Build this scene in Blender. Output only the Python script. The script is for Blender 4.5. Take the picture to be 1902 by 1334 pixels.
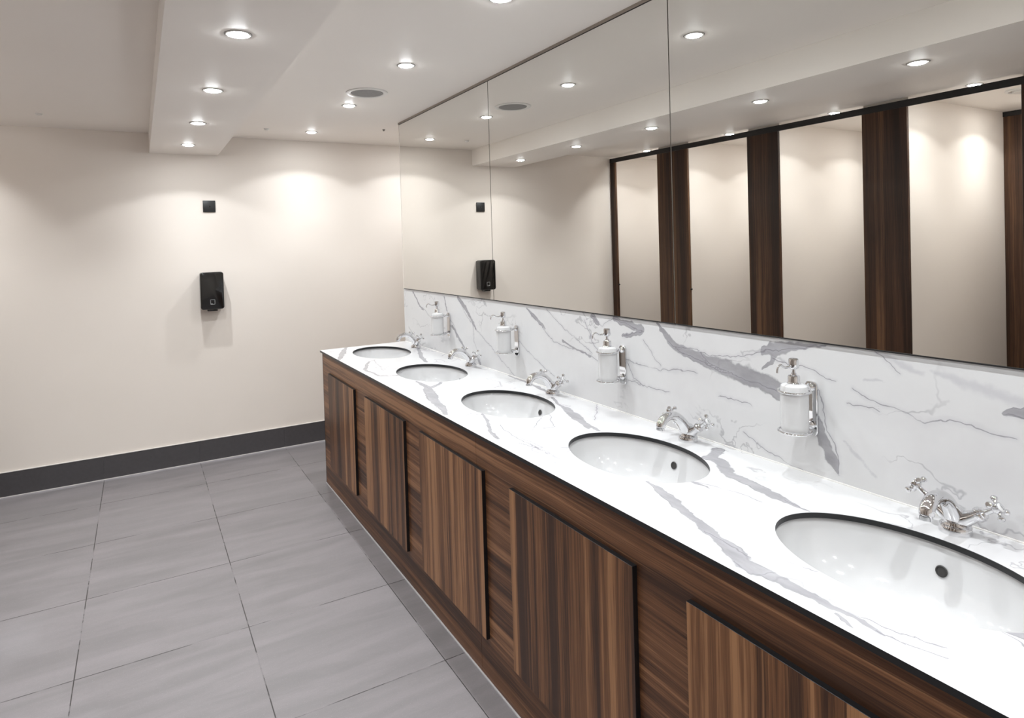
import bpy, bmesh, math, random
import numpy as np
from mathutils import Vector, Matrix

for _o in list(bpy.data.objects):
    bpy.data.objects.remove(_o)
scene = bpy.context.scene
COL = scene.collection

# ------------------------------------------------------------------ camera
cam_data = bpy.data.cameras.new('camera')
cam = bpy.data.objects.new('camera', cam_data)
COL.objects.link(cam)
YAW, PITCH, ROLL = -0.5101, -0.0174, 0.0295
cam.matrix_world = (Matrix.Translation((-1.579, -4.970, 1.5147)) @ Matrix.Rotation(YAW, 4, 'Z')
                    @ Matrix.Rotation(PITCH, 4, 'X') @ Matrix.Rotation(ROLL, 4, 'Y') @ Matrix.Rotation(math.pi / 2, 4, 'X'))
cam_data.sensor_fit = 'HORIZONTAL'
cam_data.sensor_width = 36.0
cam_data.lens = 1166.04 / 1902 * 36.0
cam_data.shift_x = -(910.64 - 951) / 1902
cam_data.shift_y = (472.49 - 667) / 1902
cam_data.clip_start = 0.02
scene.camera = cam

# ------------------------------------------------------------------ world, exposure
world = bpy.data.worlds.new('world')
scene.world = world
world.use_nodes = True
world.node_tree.nodes['Background'].inputs[0].default_value = (0.9, 0.93, 1.0, 1)
world.node_tree.nodes['Background'].inputs[1].default_value = 0.05
scene.view_settings.view_transform = 'Standard'
scene.view_settings.look = 'None'
scene.view_settings.gamma = 1.0
scene.view_settings.use_curve_mapping = False
scene.view_settings.exposure = 0.60
LAMP_W = 30.0            # power of one ceiling downlight
LAMP_COL = (0.925, 0.972, 1.0)
LAMP_ANGLE = math.radians(128)
LAMP_BLEND = 0.20

# ------------------------------------------------------------------ measured places (metres)
CEIL = 2.352
SOFFIT = 2.212
YE = -0.915              # far end of the basin wall
Y_BACK = -6.6
STALL_X = -2.634
STALL_BACK = -3.909
TOP = 0.860              # counter surface
BASIN_Y = [-1.241 - 0.7597 * i for i in range(5)]
BX, BA, BB = -0.286, 0.2473, 0.1672

SPLASH_VEINS = [('w', [(-3.334, 1.219, 0.0019), (-3.39, 1.162, 0.0075), (-3.465, 1.132, 0.0089), (-3.537, 1.118, 0.0095), (-3.623, 1.103, 0.0145), (-3.694, 1.095, 0.0162), (-3.769, 1.084, 0.0142), (-3.824, 1.063, 0.0139), (-3.883, 1.041, 0.0108), (-3.928, 1.005, 0.0059), (-3.94, 0.956, 0.0072), (-3.963, 0.917, 0.0078), (-3.981, 0.885, 0.0014)]), ('w', [(-3.953, 1.217, 0.0014), (-3.872, 1.209, 0.0054), (-3.811, 1.191, 0.0097), (-3.763, 1.175, 0.0043)]), ('w', [(-3.803, 1.184, 0.0063), (-3.791, 1.151, 0.0035), (-3.762, 1.125, 0.0021)]), ('w', [(-2.977, 1.214, 0.0059), (-3.006, 1.187, 0.0058)]), ('w', [(-3.109, 1.211, 0.0047), (-3.196, 1.201, 0.0081), (-3.26, 1.185, 0.0053)]), ('w', [(-3.26, 1.179, 0.0026), (-3.195, 1.161, 0.0045), (-3.148, 1.158, 0.002)]), ('w', [(-2.543, 1.167, 0.0025), (-2.577, 1.152, 0.0025), (-2.613, 1.135, 0.0025), (-2.633, 1.123, 0.0024)]), ('w', [(-2.491, 1.209, 0.0026), (-2.558, 1.166, 0.0059), (-2.615, 1.126, 0.0025)]), ('w', [(-2.759, 1.083, 0.0023), (-2.841, 1.063, 0.0023), (-2.936, 1.052, 0.0022), (-2.957, 1.047, 0.0022)]), ('w', [(-1.757, 1.211, 0.0063), (-1.851, 1.158, 0.0061), (-1.913, 1.098, 0.004), (-1.964, 1.053, 0.003)]), ('w', [(-1.569, 1.205, 0.0033), (-1.601, 1.128, 0.0032)]), ('w', [(-1.657, 1.042, 0.0032), (-1.748, 0.978, 0.0053), (-1.836, 0.922, 0.0031)]), ('w', [(-1.955, 0.914, 0.003), (-2.004, 0.872, 0.005)]), ('w', [(-1.076, 1.205, 0.0036), (-1.187, 1.125, 0.0036), (-1.245, 1.1, 0.0035)]), ('w', [(-4.346, 1.129, 0.0041), (-4.381, 1.13, 0.006)]), ('s', [(-4.211, 1.192, 0.0034), (-4.274, 1.181, 0.0075), (-4.332, 1.163, 0.0073), (-4.382, 1.147, 0.0079)]), ('s', [(-4.081, 1.216, 0.0024), (-4.138, 1.2, 0.0047), (-4.19, 1.186, 0.0034)]), ('s', [(-3.994, 0.973, 0.0019), (-4.028, 0.942, 0.0031), (-4.076, 0.907, 0.0024)]), ('s', [(-4.056, 1.145, 0.0018), (-4.097, 1.146, 0.0018)]), ('t', [(-3.953, 1.219), (-3.872, 1.204), (-3.788, 1.182), (-3.721, 1.159), (-3.651, 1.143), (-3.567, 1.137), (-3.527, 1.139)]), ('t', [(-3.384, 1.161), (-3.444, 1.127), (-3.527, 1.115), (-3.604, 1.089), (-3.694, 1.082), (-3.808, 1.067)]), ('t', [(-3.411, 1.148), (-3.512, 1.149), (-3.556, 1.112), (-3.659, 1.087)]), ('t', [(-4.025, 1.115), (-4.067, 1.093), (-4.146, 1.083), (-4.194, 1.065), (-4.249, 1.086), (-4.304, 1.083), (-4.36, 1.079)]), ('t', [(-4.348, 1.125), (-4.379, 1.119)]), ('t', [(-4.005, 1.073), (-4.084, 1.072)]), ('t', [(-3.689, 0.919), (-3.74, 0.903), (-3.78, 0.885)]), ('t', [(-3.78, 0.885), (-3.864, 0.861), (-3.921, 0.852)]), ('t', [(-3.165, 1.061), (-3.268, 1.055), (-3.386, 1.057), (-3.505, 1.072)]), ('t', [(-3.175, 0.99), (-3.277, 0.982), (-3.384, 0.985)]), ('t', [(-2.977, 1.214), (-3.028, 1.175), (-3.102, 1.211), (-3.17, 1.206), (-3.26, 1.181), (-3.155, 1.156)]), ('t', [(-3.795, 1.162), (-3.899, 1.147), (-3.977, 1.131)]), ('t', [(-4.081, 1.217), (-4.132, 1.176)]), ('t', [(-3.601, 1.012), (-3.709, 1.004)]), ('t', [(-3.258, 1.146), (-3.318, 1.093), (-3.346, 1.071)]), ('t', [(-3.93, 1.09), (-3.945, 1.009), (-3.977, 0.933), (-3.982, 0.887)]), ('t', [(-2.491, 1.209), (-2.558, 1.157), (-2.629, 1.115), (-2.698, 1.074), (-2.778, 1.06), (-2.952, 1.054), (-3.008, 1.025)]), ('t', [(-1.964, 1.053), (-2.121, 0.984), (-2.256, 0.91), (-2.366, 0.856)]), ('t', [(-1.757, 1.211), (-1.849, 1.122), (-1.964, 1.053)]), ('t', [(-1.924, 1.099), (-1.938, 0.981), (-2.014, 0.873)]), ('t', [(-1.076, 1.205), (-1.187, 1.125), (-1.398, 1.056), (-1.567, 1.012)]), ('t', [(-1.569, 1.205), (-1.612, 1.113), (-1.759, 0.969), (-1.845, 0.898)]), ('t', [(-0.985, 0.963), (-1.138, 0.895), (-1.225, 0.846)]), ('t', [(-2.649, 1.214), (-2.782, 1.139), (-2.964, 1.063)]), ('t', [(-2.922, 1.191), (-2.966, 1.107), (-3.01, 1.069)]), ('t', [(-2.409, 1.039), (-2.548, 0.972), (-2.691, 0.92)]), ('t', [(-3.169, 1.064), (-3.206, 1.002), (-3.267, 0.983)])]
TOP_VEINS = [('w', [(-3.697, -0.406, 0.0025), (-3.789, -0.424, 0.0072), (-3.892, -0.462, 0.0067), (-4.005, -0.503, 0.0072), (-4.076, -0.524, 0.0097), (-4.135, -0.544, 0.0111), (-4.177, -0.54, 0.0099), (-4.239, -0.545, 0.0068), (-4.292, -0.544, 0.0049), (-4.336, -0.541, 0.0036), (-4.379, -0.54, 0.0023), (-4.419, -0.539, 0.001)]), ('w', [(-3.684, -0.121, 0.0096), (-3.788, -0.178, 0.0102), (-3.885, -0.197, 0.009), (-3.962, -0.207, 0.0075), (-4.012, -0.217, 0.0033), (-4.044, -0.219, 0.0015)]), ('w', [(-3.758, -0.309, 0.0019), (-3.79, -0.304, 0.0037), (-3.825, -0.299, 0.0016)]), ('w', [(-4.473, -0.375, 0.001), (-4.493, -0.367, 0.003), (-4.512, -0.361, 0.0066), (-4.533, -0.356, 0.0087)]), ('w', [(-4.319, -0.558, 0.0011), (-4.346, -0.568, 0.0016), (-4.359, -0.567, 0.001)]), ('w', [(-2.165, -0.43, 0.0032), (-2.281, -0.433, 0.0093), (-2.474, -0.491, 0.0135), (-2.617, -0.526, 0.01), (-2.772, -0.567, 0.0051)]), ('w', [(-2.314, -0.42, 0.0062), (-2.252, -0.347, 0.0032)]), ('w', [(-0.917, -0.416, 0.0045), (-1.132, -0.501, 0.01), (-1.335, -0.581, 0.0054)]), ('w', [(-1.505, -0.456, 0.0039), (-1.723, -0.548, 0.0048), (-1.92, -0.536, 0.0034), (-1.965, -0.455, 0.0034)]), ('w', [(-1.213, -0.032, 0.0044), (-1.535, -0.144, 0.0066), (-1.725, -0.192, 0.005)]), ('w', [(-2.843, -0.445, 0.0025), (-3.035, -0.52, 0.0039), (-3.168, -0.56, 0.0029)]), ('w', [(-2.789, -0.085, 0.0027), (-2.974, -0.149, 0.0051), (-3.109, -0.198, 0.0087), (-3.224, -0.213, 0.0053), (-3.271, -0.219, 0.0022)]), ('w', [(-2.307, -0.006, 0.0032), (-2.511, -0.02, 0.0051), (-2.69, -0.04, 0.0038)]), ('w', [(-2.958, -0.135, 0.0057), (-3.082, -0.17, 0.0086), (-3.228, -0.228, 0.005)]), ('w', [(-3.665, -0.131, 0.0084), (-3.631, -0.046, 0.0087)]), ('t', [(-3.758, -0.309), (-3.812, -0.283), (-3.876, -0.269), (-3.956, -0.259)]), ('t', [(-3.975, -0.21), (-4.036, -0.215)]), ('t', [(-4.26, -0.536), (-4.288, -0.527), (-4.341, -0.532), (-4.395, -0.518), (-4.46, -0.5)]), ('t', [(-4.379, -0.54), (-4.42, -0.537), (-4.475, -0.521)]), ('t', [(-4.114, -0.554), (-4.169, -0.565), (-4.176, -0.527)]), ('t', [(-4.473, -0.375), (-4.504, -0.382), (-4.547, -0.396)]), ('t', [(-3.988, -0.503), (-4.062, -0.514), (-4.111, -0.514)]), ('t', [(-4.16, -0.468), (-4.22, -0.451)]), ('t', [(-3.139, -0.409), (-2.989, -0.262), (-3.013, -0.249), (-3.151, -0.317), (-3.143, -0.366)]), ('t', [(-2.843, -0.554), (-2.816, -0.483), (-2.862, -0.44)]), ('t', [(-3.017, -0.469), (-3.088, -0.481), (-3.199, -0.498), (-3.367, -0.49)]), ('t', [(-3.231, -0.518), (-3.299, -0.499), (-3.371, -0.5)]), ('t', [(-2.158, -0.427), (-2.321, -0.441), (-2.242, -0.341)]), ('t', [(-1.525, -0.473), (-1.469, -0.411), (-1.807, -0.477)]), ('t', [(-2.983, 0.005), (-3.16, -0.146)]), ('t', [(-1.61, -0.049), (-1.428, 0.123)])]
# ------------------------------------------------------------------ helpers
def link(o, parent=None):
    COL.objects.link(o)
    if parent is not None:
        o.parent = parent
    return o

def obj(name, bm, mats, parent=None, smooth=False):
    me = bpy.data.meshes.new(name)
    bm.normal_update()
    bm.to_mesh(me)
    bm.free()
    if not isinstance(mats, (list, tuple)):
        mats = [mats]
    for m in mats:
        me.materials.append(m)
    if smooth:
        for p in me.polygons:
            p.use_smooth = True
        try:
            me.set_sharp_from_angle(angle=math.radians(40))
        except Exception:
            pass
    return link(bpy.data.objects.new(name, me), parent)

def tag(o, label, cat, group=None):
    o['label'] = label
    o['category'] = cat
    if group:
        o['group'] = group
    return o

def thing(name, label, cat, loc=(0, 0, 0), group=None):
    o = bpy.data.objects.new(name, None)
    o.empty_display_size = 0.05
    o.location = loc
    link(o)
    return tag(o, label, cat, group)

def structure(o):
    o['kind'] = 'structure'
    return o

def copy_tree(o, parent=None):
    c = o.copy()
    COL.objects.link(c)
    if parent is not None:
        c.parent = parent
    for ch in list(o.children):
        copy_tree(ch, c)
    return c

def box(bm, x0, x1, y0, y1, z0, z1, bevel=0.0, seg=2, mat=0):
    v = [bm.verts.new((x, y, z)) for x in (x0, x1) for y in (y0, y1) for z in (z0, z1)]
    fs = [(0, 1, 3, 2), (4, 6, 7, 5), (0, 4, 5, 1), (2, 3, 7, 6), (0, 2, 6, 4), (1, 5, 7, 3)]
    faces = []
    for f in fs:
        fc = bm.faces.new([v[i] for i in f])
        fc.material_index = mat
        faces.append(fc)
    if bevel > 0:
        es = list({e for f in faces for e in f.edges})
        bmesh.ops.bevel(bm, geom=es, offset=bevel, segments=seg, affect='EDGES', profile=0.5)
    return faces

def new_box(*a, **k):
    bm = bmesh.new()
    box(bm, *a, **k)
    return bm

def lathe(bm, prof, seg=32, M=None, cap=True, mat=0):
    """prof: list of (r, z); revolved about z then moved by M."""
    M = M or Matrix()
    rings = []
    for r, z in prof:
        if r < 1e-6:
            rings.append([bm.verts.new(M @ Vector((0, 0, z)))])
        else:
            rings.append([bm.verts.new(M @ Vector((r * math.cos(2 * math.pi * i / seg), r * math.sin(2 * math.pi * i / seg), z))) for i in range(seg)])
    for a, b in zip(rings[:-1], rings[1:]):
        for i in range(seg):
            j = (i + 1) % seg
            if len(a) == 1 and len(b) == 1:
                continue
            if len(a) == 1:
                f = bm.faces.new((a[0], b[i], b[j]))
            elif len(b) == 1:
                f = bm.faces.new((a[i], a[j], b[0]))
            else:
                f = bm.faces.new((a[i], a[j], b[j], b[i]))
            f.material_index = mat
    if cap:
        if len(rings[0]) > 1:
            bm.faces.new(list(reversed(rings[0]))).material_index = mat
        if len(rings[-1]) > 1:
            bm.faces.new(rings[-1]).material_index = mat
    bmesh.ops.recalc_face_normals(bm, faces=bm.faces)

def smooth_path(pts, n=6):
    """Catmull-Rom through points of any dimension."""
    P = [np.array(p, float) for p in pts]
    P = [2 * P[0] - P[1]] + P + [2 * P[-1] - P[-2]]
    out = []
    for i in range(1, len(P) - 2):
        for k in range(n):
            t = k / n
            out.append(0.5 * ((2 * P[i]) + (-P[i - 1] + P[i + 1]) * t + (2 * P[i - 1] - 5 * P[i] + 4 * P[i + 1] - P[i + 2]) * t * t
                              + (-P[i - 1] + 3 * P[i] - 3 * P[i + 1] + P[i + 2]) * t ** 3))
    out.append(P[-2])
    return out

def tube(bm, pts, seg=16, closed=False, up=(0, 0.3, 1), n=6, mat=0, flat=1.0):
    """pts: (x,y,z,r)"""
    S = pts if closed else smooth_path(pts, n)
    S = [np.array(p, float) for p in S]
    rings = []
    m = len(S)
    up = Vector(up).normalized()
    for i, p in enumerate(S):
        if closed:
            t = Vector(S[(i + 1) % m][:3] - S[i - 1][:3])
        else:
            t = Vector(S[min(i + 1, m - 1)][:3] - S[max(i - 1, 0)][:3])
        t.normalize()
        a = t.cross(up)
        if a.length < 1e-3:
            a = t.cross(Vector((1, 0, 0)))
        a.normalize()
        b = t.cross(a)
        c = Vector(p[:3])
        rings.append([bm.verts.new(c + (a * math.cos(2 * math.pi * k / seg) * flat + b * math.sin(2 * math.pi * k / seg)) * p[3]) for k in range(seg)])
    pairs = list(zip(rings[:-1], rings[1:]))
    if closed:
        pairs.append((rings[-1], rings[0]))
    for A, B in pairs:
        for k in range(seg):
            j = (k + 1) % seg
            bm.faces.new((A[k], A[j], B[j], B[k])).material_index = mat
    if not closed:
        bm.faces.new(list(reversed(rings[0]))).material_index = mat
        bm.faces.new(rings[-1]).material_index = mat
    bmesh.ops.recalc_face_normals(bm, faces=bm.faces)

def axis_matrix(origin, direction):
    q = Vector(direction).normalized().to_track_quat('Z', 'Y')
    return Matrix.Translation(Vector(origin)) @ q.to_matrix().to_4x4()

# ------------------------------------------------------------------ materials
def srgb(r, g, b):
    f = lambda c: (c / 255 / 12.92) if c / 255 <= 0.04045 else ((c / 255 + 0.055) / 1.055) ** 2.4
    return (f(r), f(g), f(b), 1)

class NT:
    def __init__(self, name):
        self.m = bpy.data.materials.new(name)
        self.m.use_nodes = True
        self.t = self.m.node_tree
        self.b = self.t.nodes['Principled BSDF']
    def n(self, typ, **kw):
        nd = self.t.nodes.new(typ)
        for k, v in kw.items():
            if k.startswith('i_'):
                nd.inputs[k[2:].replace('_', ' ')].default_value = v
            else:
                setattr(nd, k, v)
        return nd
    def l(self, a, b):
        self.t.links.new(a, b)
    def val(self, v, sock):
        if isinstance(v, (int, float)):
            sock.default_value = v
        else:
            self.l(v, sock)
    def math(self, op, a, b=0.0, c=0.0, clamp=False):
        nd = self.n('ShaderNodeMath', operation=op, use_clamp=clamp)
        self.val(a, nd.inputs[0]); self.val(b, nd.inputs[1]); self.val(c, nd.inputs[2])
        return nd.outputs[0]
    def step(self, x, lo, hi):
        nd = self.n('ShaderNodeMapRange', interpolation_type='SMOOTHSTEP')
        self.l(x, nd.inputs['Value'])
        nd.inputs['From Min'].default_value = lo
        nd.inputs['From Max'].default_value = hi
        return nd.outputs[0]
    def mix(self, f, a, b):
        nd = self.n('ShaderNodeMix', data_type='RGBA')
        self.val(f, nd.inputs['Factor'])
        for s, c in ((nd.inputs['A'], a), (nd.inputs['B'], b)):
            if isinstance(c, tuple):
                s.default_value = c
            else:
                self.l(c, s)
        return nd.outputs['Result']
    def coords(self, scale=(1, 1, 1)):
        tc = self.n('ShaderNodeTexCoord')
        mp = self.n('ShaderNodeMapping')
        self.l(tc.outputs['Object'], mp.inputs['Vector'])
        mp.inputs['Scale'].default_value = scale
        return mp.outputs[0]
    def noise(self, scale, vec=None, s=(1, 1, 1), detail=3, rough=0.5, dist=0.0):
        nd = self.n('ShaderNodeTexNoise')
        nd.inputs['Scale'].default_value = scale
        nd.inputs['Detail'].default_value = detail
        nd.inputs['Roughness'].default_value = rough
        nd.inputs['Distortion'].default_value = dist
        self.l(vec if vec is not None else self.coords(s), nd.inputs['Vector'])
        return nd.outputs['Fac']
    def bump(self, h, strength=0.1, dist=0.001):
        nd = self.n('ShaderNodeBump')
        nd.inputs['Strength'].default_value = strength
        nd.inputs['Distance'].default_value = dist
        self.l(h, nd.inputs['Height'])
        self.l(nd.outputs[0], self.b.inputs['Normal'])
    def col(self, c):
        if isinstance(c, tuple):
            self.b.inputs['Base Color'].default_value = c
        else:
            self.l(c, self.b.inputs['Base Color'])
    def pr(self, rough=0.5, metal=0.0, spec=0.5, coat=0.0):
        self.b.inputs['Roughness'].default_value = rough
        self.b.inputs['Metallic'].default_value = metal
        self.b.inputs['Specular IOR Level'].default_value = spec
        self.b.inputs['Coat Weight'].default_value = coat

def mat_paint(name, c, c2, rough=0.55):
    t = NT(name)
    n = t.noise(3.0, detail=4)
    t.col(t.mix(n, c, c2))
    t.pr(rough, spec=0.3)
    t.bump(t.noise(160, detail=2), 0.06, 0.001)
    return t.m

def mat_plain(name, c, rough=0.4, metal=0.0, spec=0.5, coat=0.0, vary=0.06):
    t = NT(name)
    n = t.noise(60, detail=2)
    c2 = tuple(max(0, x * (1 - vary)) for x in c[:3]) + (1,)
    t.col(t.mix(n, c, c2))
    t.pr(rough, metal, spec, coat)
    return t.m

def mat_emit(name, c, s):
    t = NT(name)
    t.col((0.8, 0.8, 0.8, 1))
    t.b.inputs['Emission Color'].default_value = c
    t.b.inputs['Emission Strength'].default_value = s
    return t.m

def mat_wood(name, grain, dark=srgb(54, 32, 19), mid=srgb(106, 70, 44), light=srgb(152, 110, 76), seed=0.0):
    """grain: the axis (0 x, 1 y, 2 z) the grain runs along; figure lies across it."""
    t = NT(name)
    tc = t.n('ShaderNodeTexCoord')
    sep = t.n('ShaderNodeSeparateXYZ')
    t.l(tc.outputs['Object'], sep.inputs[0])
    across = sep.outputs[1] if grain == 2 else sep.outputs[2]
    along = sep.outputs[grain]
    def vec(a_s, l_s, off=0.0):
        cb = t.n('ShaderNodeCombineXYZ')
        t.l(t.math('MULTIPLY', across, a_s), cb.inputs[0])
        t.l(t.math('MULTIPLY', along, l_s), cb.inputs[1])
        cb.inputs[2].default_value = off + seed
        return cb.outputs[0]
    # wandering of the figure
    wob = t.noise(1.0, vec(2.0, 1.6, 3.1), detail=2)
    across2 = t.math('ADD', across, t.math('MULTIPLY', t.math('SUBTRACT', wob, 0.5), 0.03))
    def vec2(a_s, l_s, off):
        cb = t.n('ShaderNodeCombineXYZ')
        t.l(t.math('MULTIPLY', across2, a_s), cb.inputs[0])
        t.l(t.math('MULTIPLY', along, l_s), cb.inputs[1])
        cb.inputs[2].default_value = off + seed
        return cb.outputs[0]
    band = t.noise(1.0, vec2(17, 0.30, 1.7), detail=3, rough=0.6)
    streak = t.noise(1.0, vec2(95, 0.6, 5.2), detail=4, rough=0.65)
    fine = t.noise(1.0, vec(420, 7, 8.4), detail=2, rough=0.6)
    # straight-edged veneer leaves
    leaf = t.n('ShaderNodeTexWhiteNoise', noise_dimensions='1D')
    t.l(t.math('FLOOR', t.math('MULTIPLY', t.math('ADD', across, seed), 17.0)), leaf.inputs['W'])
    v = t.math('ADD', t.math('MULTIPLY', band, 1.15), t.math('MULTIPLY', streak, 0.60))
    v = t.math('ADD', v, t.math('MULTIPLY', leaf.outputs['Value'], 0.26))
    v = t.math('ADD', v, t.math('MULTIPLY', fine, 0.40))
    v = t.math('SUBTRACT', v, 1.205)          # centred near 0
    f = t.step(v, -0.31, 0.31)
    c = t.mix(t.step(f, 0.0, 0.55), dark, mid)
    c = t.mix(t.step(f, 0.5, 1.0), c, light)
    # narrow pale lines
    pale = t.noise(1.0, vec2(130, 0.45, 12.0), detail=1)
    c = t.mix(t.math('MULTIPLY', t.step(pale, 0.66, 0.74), 0.45), c, light)
    t.col(c)
    t.pr(0.42, spec=0.35)
    t.bump(fine, 0.10, 0.0006)
    return t.m

def mat_marble(name, veined=True, seed=0.0):
    t = NT(name)
    base = srgb(203, 202, 202)
    vec = t.coords()
    cloud = t.noise(2.2, vec, detail=5, rough=0.6)
    c = t.mix(t.step(cloud, 0.42, 0.75), base, srgb(194, 192, 193))
    # faint hair veins running down and towards the camera
    d1 = t.noise(3.0, vec, detail=5, rough=0.62)
    w = t.n('ShaderNodeVectorMath', operation='SCALE')
    cb = t.n('ShaderNodeCombineXYZ')
    t.l(d1, cb.inputs[0]); t.l(t.noise(4.0, vec, detail=4), cb.inputs[1]); t.l(d1, cb.inputs[2])
    t.l(cb.outputs[0], w.inputs[0]); w.inputs['Scale'].default_value = 0.35
    ad = t.n('ShaderNodeVectorMath', operation='ADD')
    t.l(vec, ad.inputs[0]); t.l(w.outputs[0], ad.inputs[1])
    mp = t.n('ShaderNodeMapping')
    t.l(ad.outputs[0], mp.inputs[0])
    mp.inputs['Rotation'].default_value = (0.75, 0.0, 0.55)
    mp.inputs['Scale'].default_value = (2.2, 1.3, 3.0)
    mp.inputs['Location'].default_value = (seed, seed * 2, 0)
    hn = t.noise(1.6, mp.outputs[0], detail=3, rough=0.5)
    hair = t.math('ABSOLUTE', t.math('SUBTRACT', hn, 0.5))
    hair = t.math('SUBTRACT', 1.0, t.step(hair, 0.001, 0.011))
    patch = t.step(t.noise(2.6, vec, detail=2), 0.44, 0.60)
    c = t.mix(t.math('MULTIPLY', t.math('MULTIPLY', hair, patch), 0.5), c, srgb(135, 132, 137))
    if veined:
        at = t.n('ShaderNodeAttribute', attribute_name='veins')
        sp = t.n('ShaderNodeSeparateXYZ')
        t.l(at.outputs['Vector'], sp.inputs[0])
        wide, thin, soft = sp.outputs[0], sp.outputs[1], sp.outputs[2]
        en = t.noise(30, vec, detail=6, rough=0.62)
        e = t.math('SUBTRACT', en, 0.5)
        ws = t.math('ADD', wide, t.math('MULTIPLY', e, 1.0))
        streak = t.noise(1.0, t.coords((30, 9, 22)), detail=4, rough=0.6)
        body = t.step(ws, -0.12, 0.16)
        amount = t.math('ADD', 0.50, t.math('MULTIPLY', streak, 0.60))
        c = t.mix(t.math('MULTIPLY', body, amount), c, srgb(132, 130, 134))
        # crisp darker line where a vein meets the white
        rim = t.math('SUBTRACT', 1.0, t.step(t.math('ABSOLUTE', ws), 0.03, 0.20))
        rimp = t.step(t.noise(7, vec, detail=2), 0.45, 0.62)
        c = t.mix(t.math('MULTIPLY', t.math('MULTIPLY', rim, rimp), 0.60), c, srgb(92, 89, 96))
        sf = t.step(t.math('ADD', soft, t.math('MULTIPLY', e, 1.6)), -0.4, 0.9)
        c = t.mix(t.math('MULTIPLY', sf, 0.45), c, srgb(165, 163, 170))
        th = t.math('ADD', thin, t.math('MULTIPLY', e, 0.0035))
        tm = t.step(t.noise(9, vec, detail=3), 0.22, 0.52)
        line = t.math('SUBTRACT', 1.0, t.step(t.math('ABSOLUTE', th), 0.0003, 0.0021))
        ra = t.n('ShaderNodeAttribute', attribute_name='vein_reach')
        reach = t.math('SUBTRACT', 1.0, t.step(ra.outputs['Fac'], 0.0045, 0.0075))
        line = t.math('MULTIPLY', line, reach)
        c = t.mix(t.math('MULTIPLY', line, t.math('MULTIPLY', tm, 0.75)), c, srgb(95, 92, 98))
        halo = t.math('SUBTRACT', 1.0, t.step(t.n('ShaderNodeAttribute', attribute_name='vein_reach').outputs['Fac'], 0.001, 0.014))
        c = t.mix(t.math('MULTIPLY', halo, t.math('MULTIPLY', tm, 0.26)), c, srgb(170, 168, 174))
    t.col(c)
    t.pr(0.16, spec=0.5)
    return t.m

def mat_floor(name):
    t = NT(name)
    tc = t.n('ShaderNodeTexCoord')
    sep = t.n('ShaderNodeSeparateXYZ')
    t.l(tc.outputs['Object'], sep.inputs[0])
    TX, TY = 0.5890, 0.6015
    ux = t.math('DIVIDE', t.math('ADD', sep.outputs[0], 0.655), TX)
    uy = t.math('DIVIDE', t.math('ADD', sep.outputs[1], 0.4875), TY)
    def gap(u, T):
        fr = t.math('FRACT', u)
        d = t.math('MINIMUM', fr, t.math('SUBTRACT', 1.0, fr))
        return t.math('MULTIPLY', d, T)
    gx, gy = gap(ux, TX), gap(uy, TY)
    g = t.math('MINIMUM', gx, gy)
    grout = t.math('SUBTRACT', 1.0, t.step(g, 0.0009, 0.0026))
    # joints partly filled with pale grout
    fillx = t.step(t.noise(3.4, detail=5, rough=0.7), 0.47, 0.56)
    cb = t.n('ShaderNodeCombineXYZ')
    t.l(t.math('FLOOR', ux), cb.inputs[0]); t.l(t.math('FLOOR', uy), cb.inputs[1])
    wn = t.n('ShaderNodeTexWhiteNoise', noise_dimensions='2D')
    t.l(cb.outputs[0], wn.inputs['Vector'])
    mp = t.n('ShaderNodeMapping')
    t.l(tc.outputs['Object'], mp.inputs[0])
    mp.inputs['Rotation'].default_value = (0, 0, math.radians(-14))
    mp.inputs['Scale'].default_value = (1.1, 7.0, 1)
    off = t.n('ShaderNodeVectorMath', operation='ADD')
    t.l(mp.outputs[0], off.inputs[0]); t.l(wn.outputs['Color'], off.inputs[1])
    st = t.noise(1.7, off.outputs[0], detail=6, rough=0.62, dist=0.4)
    c = t.mix(t.step(st, 0.25, 0.75), srgb(103, 99, 99), srgb(121, 115, 116))
    grain = t.noise(1.0, t.coords((60, 260, 1)), detail=4, rough=0.7)
    c = t.mix(t.math('MULTIPLY', t.step(grain, 0.45, 0.75), 0.30), c, srgb(98, 94, 94))
    tone = t.math('MULTIPLY', wn.outputs['Value'], 0.25)
    c = t.mix(tone, c, srgb(120, 115, 116))
    sp = t.noise(420, detail=1)
    c = t.mix(t.math('MULTIPLY', t.step(sp, 0.66, 0.74), 0.35), c, srgb(168, 165, 166))
    smear = t.step(t.noise(1.3, detail=3), 0.60, 0.72)
    c = t.mix(t.math('MULTIPLY', smear, 0.12), c, srgb(160, 157, 160))
    gc = t.mix(fillx, srgb(40, 36, 35), srgb(112, 107, 108))
    c = t.mix(grout, c, gc)
    # pale grout haze left along the far wall and along the foot of the cabinet
    near = t.math('SUBTRACT', 1.0, t.step(t.math('ADD', t.math('MULTIPLY', sep.outputs[1], -1.0), t.math('MULTIPLY', t.noise(5, detail=4), 0.10)), 0.075, 0.115))
    c = t.mix(t.math('MULTIPLY', near, 0.38), c, srgb(168, 164, 168))
    t.col(c)
    rg = t.math('ADD', 0.36, t.math('MULTIPLY', st, 0.22))
    t.l(rg, t.b.inputs['Roughness'])
    t.b.inputs['Specular IOR Level'].default_value = 0.4
    t.bump(t.math('SUBTRACT', t.math('MULTIPLY', st, 0.3), grout), 0.35, 0.0015)
    return t.m

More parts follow.
